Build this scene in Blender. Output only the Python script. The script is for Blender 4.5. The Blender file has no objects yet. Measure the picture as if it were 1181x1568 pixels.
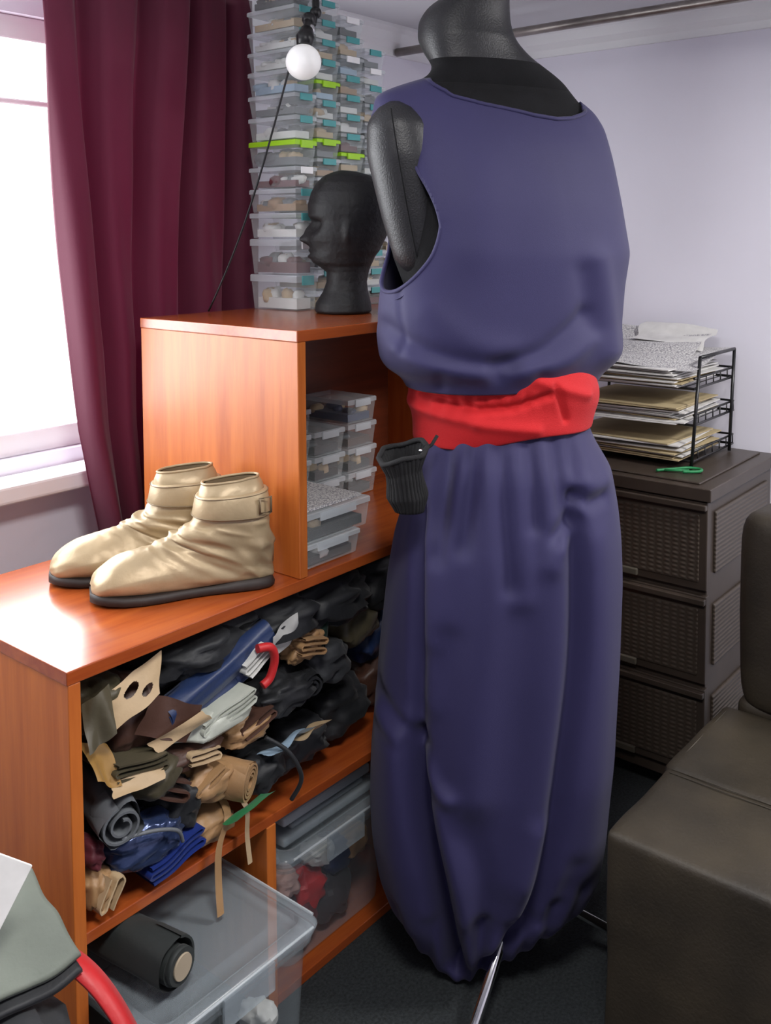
import bpy, math, random
import numpy as np
from mathutils import Vector, noise, Matrix
random.seed(4)
sc=bpy.context.scene
try: sc.view_settings.view_transform='Standard'
except Exception: pass
# ------------------------------------------------------------ materials
def newmat(name):
    m=bpy.data.materials.new(name); m.use_nodes=True
    nt=m.node_tree; return m,nt,nt.nodes["Principled BSDF"]
def mat(name,col,rough=.5,metal=0,var=0.0,vscale=8,bump=0,bscale=200,sheen=0,coat=0,stretch=(1,1,1),spec=.5,bdist=.002):
    m,nt,b=newmat(name)
    b.inputs["Base Color"].default_value=(*col,1); b.inputs["Roughness"].default_value=rough
    b.inputs["Metallic"].default_value=metal
    b.inputs["Specular IOR Level"].default_value=spec
    if sheen: b.inputs["Sheen Weight"].default_value=sheen
    if coat: b.inputs["Coat Weight"].default_value=coat; b.inputs["Coat Roughness"].default_value=.15
    tc=nt.nodes.new("ShaderNodeTexCoord"); mp=nt.nodes.new("ShaderNodeMapping"); mp.inputs["Scale"].default_value=stretch
    nt.links.new(tc.outputs["Object"],mp.inputs["Vector"])
    if var:
        n=nt.nodes.new("ShaderNodeTexNoise"); n.inputs["Scale"].default_value=vscale; n.inputs["Detail"].default_value=6
        nt.links.new(mp.outputs[0],n.inputs["Vector"])
        r=nt.nodes.new("ShaderNodeValToRGB"); e=r.color_ramp.elements
        e[0].position=.3;e[1].position=.7
        e[0].color=(*[c*(1-var) for c in col],1); e[1].color=(*[min(1,c*(1+var)) for c in col],1)
        nt.links.new(n.outputs["Fac"],r.inputs[0]); nt.links.new(r.outputs[0],b.inputs["Base Color"])
    if bump:
        n=nt.nodes.new("ShaderNodeTexNoise"); n.inputs["Scale"].default_value=bscale; n.inputs["Detail"].default_value=4
        nt.links.new(mp.outputs[0],n.inputs["Vector"])
        bp=nt.nodes.new("ShaderNodeBump"); bp.inputs["Strength"].default_value=bump; bp.inputs["Distance"].default_value=bdist
        nt.links.new(n.outputs["Fac"],bp.inputs["Height"]); nt.links.new(bp.outputs[0],b.inputs["Normal"])
    return m
def wood(name,stretch,base=(.46,.115,.022),dark=(.29,.058,.011),rough=.3,coat=.2):
    m,nt,b=newmat(name); b.inputs["Roughness"].default_value=rough
    b.inputs["Coat Weight"].default_value=coat; b.inputs["Coat Roughness"].default_value=.2
    tc=nt.nodes.new("ShaderNodeTexCoord"); mp=nt.nodes.new("ShaderNodeMapping"); mp.inputs["Scale"].default_value=stretch
    nt.links.new(tc.outputs["Object"],mp.inputs["Vector"])
    n=nt.nodes.new("ShaderNodeTexNoise"); n.inputs["Scale"].default_value=7; n.inputs["Detail"].default_value=8; n.inputs["Distortion"].default_value=.5
    nt.links.new(mp.outputs[0],n.inputs["Vector"])
    r=nt.nodes.new("ShaderNodeValToRGB"); e=r.color_ramp.elements
    e[0].position=.28;e[1].position=.72; e[0].color=(*dark,1);e[1].color=(*base,1)
    n2=nt.nodes.new("ShaderNodeTexNoise"); n2.inputs["Scale"].default_value=45; n2.inputs["Detail"].default_value=4
    nt.links.new(mp.outputs[0],n2.inputs["Vector"])
    mx=nt.nodes.new("ShaderNodeMath"); mx.operation='MULTIPLY_ADD'; mx.inputs[1].default_value=.25
    ad=nt.nodes.new("ShaderNodeMath"); ad.operation='ADD'; ad.inputs[1].default_value=-.125
    nt.links.new(n2.outputs["Fac"],mx.inputs[0]); nt.links.new(n.outputs["Fac"],mx.inputs[2]); nt.links.new(mx.outputs[0],ad.inputs[0])
    nt.links.new(ad.outputs[0],r.inputs[0]); nt.links.new(r.outputs[0],b.inputs["Base Color"])
    return m
def clear(name,col=(.8,.85,.87),fac=.3,rough=.12):
    m,nt,b=newmat(name); b.inputs["Base Color"].default_value=(*col,1); b.inputs["Roughness"].default_value=rough
    t=nt.nodes.new("ShaderNodeBsdfTransparent"); mx=nt.nodes.new("ShaderNodeMixShader"); mx.inputs[0].default_value=fac
    t.inputs[0].default_value=(.97,.985,.99,1)
    nt.links.new(t.outputs[0],mx.inputs[1]); nt.links.new(b.outputs[0],mx.inputs[2]); nt.links.new(mx.outputs[0],nt.nodes["Material Output"].inputs[0])
    return m
M={}
M['navy']=mat('indigo_fabric',(.025,.0215,.078),.68,bump=.35,bscale=900,sheen=.08,var=.05,vscale=5,bdist=.0006,spec=.34)
M['red']=mat('red_ribbed_fabric',(.50,.009,.012),.7,bump=.5,bscale=300,stretch=(1,1,6),sheen=.05,spec=.3)
M['blackvel']=mat('black_velvet',(.004,.004,.005),.9,var=.3,vscale=30,bump=.3,bscale=300,sheen=.02,spec=.25)
M['blackleather']=mat('black_leatherette',(.009,.009,.011),.45,bump=.35,bscale=350)
M['knit']=mat('black_knit',(.005,.005,.006),.85,bump=.6,bscale=260,stretch=(4,4,1))
M['woodz']=wood('wood_vertical_grain',(5,5,.40),(.55,.155,.026),(.39,.088,.013),.42,.05)
M['woodx']=wood('wood_lengthwise_grain',(.5,6,6),(.40,.090,.018),(.27,.048,.011),.22)
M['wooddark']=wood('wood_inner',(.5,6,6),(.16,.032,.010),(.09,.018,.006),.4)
M['wall']=mat('lavender_paint',(.84,.82,.91),.85,var=.02,vscale=3,bump=.1,bscale=60)
M['ceil']=mat('ceiling_paint',(.66,.66,.69),.9,var=.03,vscale=3)
M['white']=mat('white_paint',(.87,.87,.88),.45,var=.02,vscale=5)
M['carpet']=mat('dark_carpet',(.018,.022,.024),.95,var=.6,vscale=180,bump=.8,bscale=400)
M['pipe']=mat('brushed_pipe',(.30,.27,.25),.35,.8,var=.2,vscale=20)
M['chrome']=mat('chrome',(.75,.75,.76),.12,1.0,var=.02)
M['gold']=mat('gold_beige_leather',(.38,.285,.165),.42,.22,var=.16,vscale=12,bump=.35,bscale=36,bdist=.004)
M['golddk']=mat('gold_beige_trim',(.20,.145,.085),.5,.2,var=.1)
M['sole']=mat('rubber_outsole',(.022,.014,.011),.6,var=.2,vscale=40)
M['blackpl']=mat('black_plastic',(.01,.01,.011),.35,var=.1)
M['foam']=mat('black_flocked_foam',(.005,.005,.006),.62,var=.5,vscale=40,bump=.8,bscale=110)
M['brown']=mat('brown_plastic',(.050,.037,.029),.36,var=.1,vscale=30)
M['sofa']=mat('dark_brown_suede',(.030,.023,.014),.55,var=.42,vscale=7,bump=.35,bscale=160)
M['seam']=mat('seam_thread',(.08,.068,.050),.7,var=.1)
M['clear']=clear('clear_plastic',(.85,.9,.9),.18)
M['clear2']=clear('clear_plastic_lid',(.80,.85,.88),.40,.2)
M['frost']=clear('frosted_plastic',(.50,.57,.60),.20,.15)
M['frostlid']=clear('frosted_plastic_lid',(.42,.48,.52),.36,.22)
M['teal']=mat('teal_plastic',(.08,.34,.35),.35,var=.05)
M['lime']=mat('lime_plastic',(.36,.68,.02),.35,var=.05)
M['paper']=mat('white_paper',(.66,.65,.63),.8,var=.08,vscale=30)
M['kraft']=mat('manila_paper',(.46,.37,.21),.8,var=.1,vscale=20)
M['cardtube']=mat('cardboard_tube',(.38,.31,.22),.8,var=.1)
def pattern_paper():
    m,nt,b=newmat('printed_paper'); b.inputs["Roughness"].default_value=.8
    tc=nt.nodes.new("ShaderNodeTexCoord"); v=nt.nodes.new("ShaderNodeTexVoronoi"); v.inputs["Scale"].default_value=150; v.feature='DISTANCE_TO_EDGE'
    nt.links.new(tc.outputs["Object"],v.inputs["Vector"])
    r=nt.nodes.new("ShaderNodeValToRGB"); e=r.color_ramp.elements; e[0].position=.06;e[1].position=.12;e[0].color=(.28,.27,.29,1);e[1].color=(.62,.61,.60,1)
    nt.links.new(v.outputs[0],r.inputs[0]); nt.links.new(r.outputs[0],b.inputs["Base Color"]); return m
M['print']=pattern_paper()
def weave():
    m,nt,b=newmat('rattan_pattern_plastic'); b.inputs["Roughness"].default_value=.38
    tc=nt.nodes.new("ShaderNodeTexCoord")
    w1=nt.nodes.new("ShaderNodeTexWave"); w1.bands_direction='Y'; w1.inputs["Scale"].default_value=16; w1.inputs["Distortion"].default_value=.5
    w2=nt.nodes.new("ShaderNodeTexWave"); w2.bands_direction='Z'; w2.inputs["Scale"].default_value=30; w2.inputs["Distortion"].default_value=.5
    mu=nt.nodes.new("ShaderNodeMath"); mu.operation='MULTIPLY'
    for w in (w1,w2): nt.links.new(tc.outputs["Object"],w.inputs["Vector"])
    nt.links.new(w1.outputs["Fac"],mu.inputs[0]); nt.links.new(w2.outputs["Fac"],mu.inputs[1])
    bp=nt.nodes.new("ShaderNodeBump"); bp.inputs["Strength"].default_value=.5; bp.inputs["Distance"].default_value=.003
    nt.links.new(mu.outputs[0],bp.inputs["Height"]); nt.links.new(bp.outputs[0],b.inputs["Normal"])
    r=nt.nodes.new("ShaderNodeValToRGB"); e=r.color_ramp.elements; e[0].color=(.052,.039,.030,1); e[1].color=(.078,.060,.047,1); e[1].position=.8
    nt.links.new(mu.outputs[0],r.inputs[0]); nt.links.new(r.outputs[0],b.inputs["Base Color"]); return m
M['weave']=weave()
def curtainmat():
    m,nt,b=newmat('burgundy_curtain_fabric'); b.inputs["Base Color"].default_value=(.105,.010,.033,1); b.inputs["Roughness"].default_value=.75
    b.inputs["Sheen Weight"].default_value=.12
    t=nt.nodes.new("ShaderNodeBsdfTranslucent"); t.inputs[0].default_value=(.40,.06,.18,1)
    mx=nt.nodes.new("ShaderNodeMixShader"); mx.inputs[0].default_value=.20
    nt.links.new(b.outputs[0],mx.inputs[1]); nt.links.new(t.outputs[0],mx.inputs[2]); nt.links.new(mx.outputs[0],nt.nodes["Material Output"].inputs[0])
    tc=nt.nodes.new("ShaderNodeTexCoord"); n=nt.nodes.new("ShaderNodeTexNoise"); n.inputs["Scale"].default_value=500
    bp=nt.nodes.new("ShaderNodeBump"); bp.inputs["Strength"].default_value=.2; bp.inputs["Distance"].default_value=.001
    nt.links.new(tc.outputs["Object"],n.inputs["Vector"]); nt.links.new(n.outputs["Fac"],bp.inputs["Height"]); nt.links.new(bp.outputs[0],b.inputs["Normal"]); return m
M['curtain']=curtainmat()
def emit(name,col,s):
    m,nt,b=newmat(name); b.inputs["Base Color"].default_value=(.9,.9,.9,1); b.inputs["Emission Color"].default_value=(*col,1); b.inputs["Emission Strength"].default_value=s; b.inputs["Roughness"].default_value=.3; return m
M['bulb']=emit('frosted_glass_bulb',(1,.97,.93),.2)
def cloth(name,col,rough=.6,metal=0,sheen=.06): 
    M[name]=mat('cloth_'+name,col,rough,metal,var=.12,vscale=12,bump=.3,bscale=90,sheen=sheen)
cloth('c_black',(.007,.008,.010),.6); cloth('c_dkgrey',(.026,.028,.031)); cloth('c_navy',(.010,.024,.080),.45)
cloth('c_blue',(.012,.028,.17),.28); cloth('c_foil',(.025,.042,.11),.22,.4); cloth('c_white',(.60,.60,.57),.5); cloth('c_offwhite',(.42,.44,.38),.35)
cloth('c_tan',(.33,.19,.085),.5); cloth('c_beige',(.46,.33,.19),.6); cloth('c_brown',(.060,.024,.014),.5); cloth('c_olive',(.058,.048,.025),.5)
cloth('c_ochre',(.28,.15,.03),.6); cloth('c_red',(.44,.010,.012),.5); cloth('c_green',(.01,.20,.06),.5); cloth('c_dkgreen',(.008,.020,.015),.4)
cloth('c_grey',(.12,.13,.14),.5); cloth('c_pink',(.50,.32,.28),.6); cloth('c_greygreen',(.11,.125,.10),.6); cloth('c_ltblue',(.30,.42,.54),.5); cloth('c_maroon',(.10,.012,.02),.6)
cloth('c_charcoal',(.016,.020,.019),.7)
# ------------------------------------------------------------ mesh builder
class MB:
    def __init__(s): s.v=[];s.f=[];s.m=[];s.sm=[];s.mats=[];s.n=0
    def mi(s,k):
        if k not in s.mats: s.mats.append(k)
        return s.mats.index(k)
    def add(s,v,f,k,smooth=True):
        i=s.mi(k); s.v.extend([tuple(map(float,p)) for p in v]); s.f.extend([tuple(int(a)+s.n for a in q) for q in f])
        s.m.extend([i]*len(f)); s.sm.extend([smooth]*len(f)); s.n+=len(v)
    def box(s,x0,x1,y0,y1,z0,z1,k,rot=None,piv=None,taper=0):
        c=np.array([[x0+taper,y0+taper,z0],[x1-taper,y0+taper,z0],[x1-taper,y1-taper,z0],[x0+taper,y1-taper,z0],[x0,y0,z1],[x1,y0,z1],[x1,y1,z1],[x0,y1,z1]],float)
        if rot is not None:
            p=np.array(piv if piv is not None else c.mean(0)); R=np.array(rot.to_matrix() if hasattr(rot,'to_matrix') else rot); c=(c-p)@R.T+p
        s.add(c,[(3,2,1,0),(4,5,6,7),(0,1,5,4),(1,2,6,5),(2,3,7,6),(3,0,4,7)],k,False)
    def loft(s,rings,k,cap0=True,cap1=True,closed=True,smooth=True):
        r=np.array(rings); a,n,_=r.shape; f=[]
        for i in range(a-1):
            for j in range(n if closed else n-1):
                q=(j+1)%n; f.append((i*n+j,i*n+q,(i+1)*n+q,(i+1)*n+j))
        s.add(r.reshape(-1,3),f,k,smooth)
        b=s.n-a*n
        i=s.mi(k)
        if cap0 and closed: s.f.append(tuple(b+j for j in reversed(range(n))));s.m.append(i);s.sm.append(False)
        if cap1 and closed: s.f.append(tuple(b+(a-1)*n+j for j in range(n)));s.m.append(i);s.sm.append(False)
    def tube(s,pts,rad,k,n=10,closed=False):
        P=[Vector(p) for p in pts]; N=len(P); rings=[]; up=None
        for i,p in enumerate(P):
            if closed: t=(P[(i+1)%N]-P[i-1])
            else: t=(P[min(i+1,N-1)]-P[max(i-1,0)])
            t.normalize()
            if up is None: up=Vector((0,0,1)) if abs(t.z)<.9 else Vector((1,0,0))
            e1=(up-t*up.dot(t)).normalized(); e2=t.cross(e1); up=e1
            r=rad[i] if hasattr(rad,'__len__') else rad
            rings.append([tuple(p+e1*(r*math.cos(2*math.pi*j/n))+e2*(r*math.sin(2*math.pi*j/n))) for j in range(n)])
        if closed: rings.append(rings[0])
        s.loft(rings,k,not closed,not closed)
    def ball(s,c,r,k,seg=24,sc3=(1,1,1)):
        rings=[]
        for i in range(seg//2+1):
            a=math.pi*i/(seg//2); a=min(max(a,.02),math.pi-.02)
            rings.append([(c[0]+r*sc3[0]*math.sin(a)*math.cos(2*math.pi*j/seg),c[1]+r*sc3[1]*math.sin(a)*math.sin(2*math.pi*j/seg),c[2]-r*sc3[2]*math.cos(a)) for j in range(seg)])
        s.loft(rings,k)
    def done(s,name,bevel=0,seg=2,solid=0):
        me=bpy.data.meshes.new(name); me.from_pydata(s.v,[],s.f)
        for k in s.mats: me.materials.append(M[k])
        me.polygons.foreach_set("material_index",s.m); me.polygons.foreach_set("use_smooth",s.sm); me.update()
        o=bpy.data.objects.new(name,me); bpy.context.collection.objects.link(o)
        if solid:
            d=o.modifiers.new("solid","SOLIDIFY"); d.thickness=solid; d.offset=-1
        if bevel:
            d=o.modifiers.new("bevel","BEVEL"); d.width=bevel; d.segments=seg; d.limit_method='ANGLE'; d.angle_limit=math.radians(50)
        return o
def nz(x,y,z): return noise.noise(Vector((x,y,z)))
_cache={}
def sint(z,xs,ys,sig=.012):
    # smooth (gaussian filtered) interpolation of a profile table
    key=(tuple(xs),tuple(ys),sig)
    if key not in _cache:
        st=.001; g=np.arange(xs[0]-.1,xs[-1]+.1,st); 
        y=np.interp(g,xs,ys)
        lo=g<xs[0]; y[lo]=ys[0]+(ys[1]-ys[0])/(xs[1]-xs[0])*(g[lo]-xs[0])
        hi=g>xs[-1]; y[hi]=ys[-1]+(ys[-1]-ys[-2])/(xs[-1]-xs[-2])*(g[hi]-xs[-1])
        k=np.exp(-(np.arange(-60,61)*st/sig)**2/2); k/=k.sum()
        yp=np.convolve(np.pad(y,60,mode='edge'),k,'valid'); _cache[key]=(g,yp)
    g,yp=_cache[key]; return np.interp(z,g,yp)
# ------------------------------------------------------------ room
XW,YW,ZC=2.62,1.86,1.955
b=MB(); b.box(-1.7,XW+.1,-1.7,YW+.1,-.05,0,'carpet'); b.done('floor')
b=MB(); b.box(-1.7,XW+.1,-1.7,YW+.1,ZC,ZC+.05,'ceil'); b.done('ceiling')
b=MB(); b.box(XW,XW+.1,-1.7,YW+.1,0,ZC,'wall'); b.done('wall_right')
b=MB(); b.box(-1.7,-1.6,-1.7,YW+.1,0,ZC,'wall'); b.done('wall_left')
b=MB(); b.box(-1.6,XW,-1.7,-1.6,0,ZC,'wall'); b.done('wall_front')
wx0,wx1,wz0,wz1=.15,1.50,.885,1.80
b=MB(); b.box(-1.6,wx0,YW,YW+.1,0,ZC,'wall'); b.box(wx1,XW,YW,YW+.1,0,ZC,'wall'); b.box(wx0,wx1,YW,YW+.1,0,wz0,'wall'); b.box(wx0,wx1,YW,YW+.1,wz1,ZC,'wall'); b.done('wall_back')
b=MB(); t=.05
b.box(wx0,wx1,YW+.02,YW+.07,wz0,wz0+t,'white'); b.box(wx0,wx1,YW+.02,YW+.07,wz1-t,wz1,'white')
b.box(wx0,wx0+t,YW+.02,YW+.07,wz0+t,wz1-t,'white'); b.box(wx1-t,wx1,YW+.02,YW+.07,wz0+t,wz1-t,'white')
b.box(.68,.74,YW+.02,YW+.07,wz0+t,wz1-t,'white'); b.box(wx0+t,.68,YW+.03,YW+.06,1.618,1.632,'white'); b.box(.74,wx1-t,YW+.03,YW+.06,1.618,1.632,'white')
b.done('window_1',.004)
b=MB(); b.box(wx0-.1,1.62,YW-.085,YW,.815,.855,'white'); b.done('trim_windowsill',.008,3)
b=MB(); prof=[(0,0),(.012,0),(.016,.02),(.035,.035),(.045,.06),(.06,.07),(.06,.08),(0,.08)]
r0=[(XW-a,-1.6,ZC-.08+c) for a,c in prof]; r1=[(XW-a,YW,ZC-.08+c) for a,c in prof]; b.loft([r0,r1],'white',smooth=False); b.done('trim_cornice_right')
b=MB(); r0=[(-1.6,YW-a,ZC-.08+c) for a,c in prof]; r1=[(XW,YW-a,ZC-.08+c) for a,c in prof]; b.loft([r0,r1],'white',smooth=False); b.done('trim_cornice_back')
b=MB(); b.box(XW-.012,XW,-1.6,YW-.01,0,.07,'white'); b.done('baseboard_right',.003)
b=MB(); b.tube([(2.3,-1.58,1.893),(2.3,.6,1.893),(2.3,1.3,1.89),(2.3,1.84,1.885)],.0125,'pipe',16)
for y in (.2,1.7): b.tube([(2.3,y,1.89),(2.3,y,1.952)],.006,'pipe')
b.done('ceiling_rail_pipe')
# ------------------------------------------------------------ curtain
b=MB(); NS,NZ=280,70; g=[]
for i in range(NZ+1):
    z=.69+(1.885-.69)*i/NZ
    xl=np.interp(z,[.69,.74,.95,1.3,1.6,1.9],[1.175,1.165,1.125,1.090,1.065,1.045]); xr=np.interp(z,[.69,1.1,1.9],[1.45,1.585,1.575])
    row=[]
    for j in range(NS+1):
        s=j/NS; ph=2*math.pi*(5.3*s+.45*math.sin(3.1*s+z*1.0)+.25*nz(s*3,z*1.3,1))
        amp=.029*(.75+.6*nz(s*4,z*.9,5)+.25*s)
        sn=math.sin(ph); y=1.712+amp*math.copysign(abs(sn)**.85,sn)+.006*math.sin(2*ph+1+z*2)+.009*nz(s*12,z*2.6,2)
        x=xl+s*(xr-xl)+.016*math.cos(ph)*(.5+.5*s)
        row.append((x,min(y,1.765),z))
    g.append(row)
b.loft(g,'curtain',closed=False)
o=b.done('window_curtain',solid=.0015)
# ------------------------------------------------------------ shelving unit
FY,BY=1.172,1.612
b=MB()
XR=1.98
b.box(.73,XR,FY,BY,.725,.745,'woodx')
b.box(.732,.752,FY+.001,BY,0,.725,'woodz')
b.box(XR-.02,XR,FY+.001,BY,0,.725,'woodz')
b.box(.752,XR-.02,FY+.004,BY-.01,.335,.353,'woodx')
b.box(1.105,1.127,FY+.003,BY-.01,0,.335,'woodz')
b.box(1.55,1.572,FY+.003,BY-.01,0,.335,'woodz')
b.box(1.127,1.55,FY+.006,BY-.01,0,.018,'woodx')
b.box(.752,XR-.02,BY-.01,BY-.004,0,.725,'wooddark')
b.box(1.188,XR,FY,BY,1.162,1.182,'woodx'); b.box(1.19,1.210,FY+.001,BY,.7455,1.162,'woodz')
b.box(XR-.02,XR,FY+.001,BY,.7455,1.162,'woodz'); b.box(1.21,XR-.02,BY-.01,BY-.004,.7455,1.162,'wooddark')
b.done('wooden_shelving_unit',.0015,2)
# ------------------------------------------------------------ mannequin frame
mx,my=1.48,.962; hx,hy=.7727,.6347
def W(u,v,z): return (mx+u*hy+v*hx, my-u*hx+v*hy, z)
def WA(u,v,z): return np.stack([mx+u*hy+v*hx, my-u*hx+v*hy, z],-1)
def folds(u,z,L):
    D=np.zeros_like(u)
    for pts,amp,w in L:
        dmin=np.full_like(u,9.)
        for (a,c),(d,e) in zip(pts[:-1],pts[1:]):
            dx,dz=d-a,e-c; l2=dx*dx+dz*dz
            t=np.clip(((u-a)*dx+(z-c)*dz)/l2,0,1)
            dmin=np.minimum(dmin,np.hypot(u-(a+t*dx),z-(c+t*dz)))
        D+=amp*np.exp(-(dmin/w)**2)
    return D
def smoothpoly(pts,n=6):
    P=np.array(pts,float)
    if len(P)<3: return [tuple(p) for p in P]
    out=[]
    for i in range(len(P)-1):
        p0,p1,p2,p3=P[max(i-1,0)],P[i],P[i+1],P[min(i+2,len(P)-1)]
        for k in range(n):
            f=k/n; out.append(tuple(.5*((2*p1)+(-p0+p2)*f+(2*p0-5*p1+4*p2-p3)*f*f+(-p0+3*p1-3*p2+p3)*f**3)))
    out.append(tuple(P[-1])); return out
def noisegrid(u,z,sc_,seed):
    out=np.zeros(u.shape)
    for i in range(u.shape[0]):
        for j in range(u.shape[1]): out[i,j]=noise.noise(Vector((u[i,j]*sc_,z[i,j]*sc_*.6,seed)))
    return out
def blur(D,n):
    # relax a displacement field: periodic around the body, clamped vertically
    for _ in range(n):
        D=(np.roll(D,1,1)+np.roll(D,-1,1)+2*D)/4
        P=np.pad(D,((1,1),(0,0)),mode='edge'); D=(P[:-2]+P[2:]+2*D)/4
    return D
def sup(c,e): return np.sign(c)*np.abs(c)**e
# trousers
NT,NR=380,250
th=np.linspace(0,2*math.pi,NT,endpoint=False)
tz=np.linspace(1.02,.012,NR)
TH,Z=np.meshgrid(th,tz)
kz=[.012,.035,.06,.10,.16,.24,.32,.39,.57,.72,.80,.86,.93,.98,1.02]
uL=sint(Z,kz,[-.120,-.148,-.168,-.192,-.214,-.226,-.229,-.226,-.210,-.193,-.180,-.162,-.148,-.142,-.135])
uR=sint(Z,kz,[.080,.115,.145,.176,.198,.208,.215,.222,.230,.232,.228,.222,.210,.180,.165])
hd=sint(Z,kz,[.112,.128,.138,.150,.160,.167,.168,.17,.17,.168,.165,.158,.148,.128,.118])
cu=(uL+uR)/2; hw=(uR-uL)/2
Uu=cu+hw*sup(np.cos(TH),.92); Vv=hd*sup(np.sin(TH),.92)
FL=[([(-.085,1.02),(-.098,.90),(-.108,.80)],-.016,.013),([(-.040,1.02),(-.055,.90),(-.066,.82)],-.014,.012),([(.000,1.02),(.000,.88),(.010,.76)],-.014,.014),([(.043,1.02),(.048,.93),(.050,.86)],-.012,.012),([(.085,1.02),(.092,.95),(.098,.89)],-.013,.012),([(.120,1.02),(.122,.94)],-.010,.010),
([(-.112,.99),(-.122,.84),(-.118,.66)],.010,.022),([(-.063,.98),(-.080,.84),(-.088,.70)],.011,.022),([(-.020,.98),(-.030,.78),(-.045,.56),(-.055,.40)],.018,.040),([(.024,.98),(.028,.86),(.030,.74)],.010,.020),([(.066,.98),(.072,.88),(.08,.80)],.010,.020),([(.145,.98),(.152,.93)],.006,.016),
([(-.143,.88),(-.146,.70),(-.148,.48)],-.042,.014),([(-.178,.86),(-.182,.70),(-.182,.53)],-.018,.028),([(-.120,.82),(-.122,.55)],.010,.024),
([(-.23,.525),(-.19,.495),(-.152,.480)],-.018,.013),([(-.22,.49),(-.175,.468)],.012,.014),([(-.152,.482),(-.138,.445),(-.118,.410),(-.095,.395)],.022,.015),
([(-.150,.465),(-.146,.40),(-.134,.32),(-.108,.20),(-.080,.05)],-.070,.018),([(-.185,.43),(-.185,.28),(-.160,.12)],.014,.028),([(-.105,.36),(-.075,.22),(-.050,.08)],.022,.030),
([(.120,.905),(.145,.888),(.178,.892)],-.014,.010),([(.132,.93),(.155,.915),(.185,.918)],.010,.013),([(.120,.902),(.108,.865),(.085,.842)],-.015,.011),([(.136,.885),(.125,.85),(.100,.820)],.012,.014),
([(.122,.86),(.124,.65),(.105,.46),(.080,.28),(.040,.13),(-.020,.04)],-.034,.016),([(.158,.82),(.165,.55),(.150,.25)],.014,.036),([(.085,.78),(.072,.50),(.03,.25)],.012,.036),
([(-.11,.40),(-.05,.29),(-.015,.14)],-.008,.024),([(.060,.33),(.02,.20),(-.010,.10)],.012,.024),([(.13,.25),(.075,.13)],-.010,.020),([(-.038,.16),(-.038,.0)],-.030,.014),
([(-.185,.15),(-.155,.03)],-.012,.012),([(-.125,.14),(-.125,.02)],-.011,.010),([(-.065,.15),(-.065,.01)],-.009,.010),([(.015,.15),(.0,.02)],-.011,.011),([(.055,.14),(.040,.02)],-.009,.011),([(.10,.17),(.075,.03)],-.012,.013),([(.15,.20),(.12,.06)],-.010,.013)]
FL=[(smoothpoly(p),a,w) for p,a,w in FL]
fw=np.clip((-np.sin(TH)+.25)/.5,0,1); fw=fw*fw*(3-2*fw)
D=folds(Uu,Z,FL)*fw + (1-fw)*.008*np.sin(TH*11+np.sin(Z*5))
D=blur(D,5)+.005*noisegrid(Uu+Vv,Z,5,3)
top=np.clip((Z-.95)/.06,0,1); D*=(1-.6*top)
Uu=Uu+D*np.cos(TH)*.6; Vv=Vv+D*np.sin(TH)
Zz=Z+ .045*np.clip((Uu+.05)/.06,0,1)*np.clip((.20-Z)/.15,0,1)+.003*np.sin(Uu*190)*np.clip((.10-Z)/.06,0,1)
G=WA(Uu,Vv,Zz)
rings=[r for r in G]
last=G[-1]; cen=last.mean(0)
for k,dz in ((.93,-.002),(.82,.006),(.66,.03),(.5,.06)):
    q=cen+(last-cen)*k; q[:,2]=last[:,2]+dz; rings.append(q)
b=MB(); b.loft(rings,'navy',cap0=False,cap1=True); b.done('baggy_trousers')
PH=math.radians(25); cP,sP=math.cos(PH),math.sin(PH)
def torso(zz,th,off=0,blouse=True):
    if blouse:
        uL=sint(zz,[1.072,1.097,1.112,1.132,1.18,1.25,1.31,1.5,1.54,1.57,1.585,1.60,1.615,1.625],[-.146,-.160,-.184,-.196,-.202,-.194,-.188,-.205,-.212,-.208,-.203,-.170,-.125,-.09],.006)
        uR=sint(zz,[1.072,1.097,1.112,1.132,1.18,1.25,1.31,1.40,1.47,1.54,1.57,1.585,1.60,1.615,1.625],[.178,.192,.220,.231,.229,.236,.247,.232,.219,.203,.186,.168,.145,.125,.10],.008)
        bb=sint(zz,[1.072,1.10,1.13,1.2,1.3,1.4,1.5,1.55,1.58,1.60,1.625],[.12,.132,.145,.142,.138,.130,.108,.082,.062,.05,.045],.015)
    else:
        uL=np.interp(zz,[1.02,1.15,1.31,1.5,1.54,1.57,1.585,1.60,1.62,1.64,1.66,1.69,1.72,1.745,1.765,1.78],[-.11,-.12,-.180,-.195,-.198,-.192,-.182,-.158,-.118,-.110,-.124,-.136,-.134,-.118,-.09,-.05])
        uR=np.interp(zz,[1.02,1.15,1.31,1.47,1.54,1.57,1.60,1.62,1.64,1.66,1.69,1.72,1.78],[.14,.16,.22,.208,.195,.180,.150,.130,.100,.067,.036,.027,.022])
        bb=np.interp(zz,[1.02,1.2,1.3,1.4,1.5,1.55,1.58,1.60,1.64,1.69,1.78],[.10,.11,.122,.118,.096,.070,.052,.045,.052,.066,.055])
        if np.ndim(zz)>0 and np.min(zz)>1.595:
            uL=sint(zz,[1.60,1.62,1.64,1.66,1.69,1.72,1.745,1.765,1.78],[-.158,-.118,-.110,-.124,-.136,-.134,-.118,-.09,-.05],.007)
            uR=sint(zz,[1.60,1.62,1.64,1.66,1.69,1.72,1.78],[.150,.130,.100,.067,.036,.027,.022],.008)
    c=(uL+uR)/2; h=(uR-uL)/2
    a=np.sqrt(np.maximum(h*h-(bb*sP)**2,1e-5))/cP
    C=sup(np.cos(th),.88); S_=sup(np.sin(th),.88)
    u=c+a*C*cP-bb*S_*sP; v=a*C*sP+bb*S_*cP
    nu=np.cos(th)*cP-np.sin(th)*sP; nv=np.cos(th)*sP+np.sin(th)*cP
    return u,v,nu,nv
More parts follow.
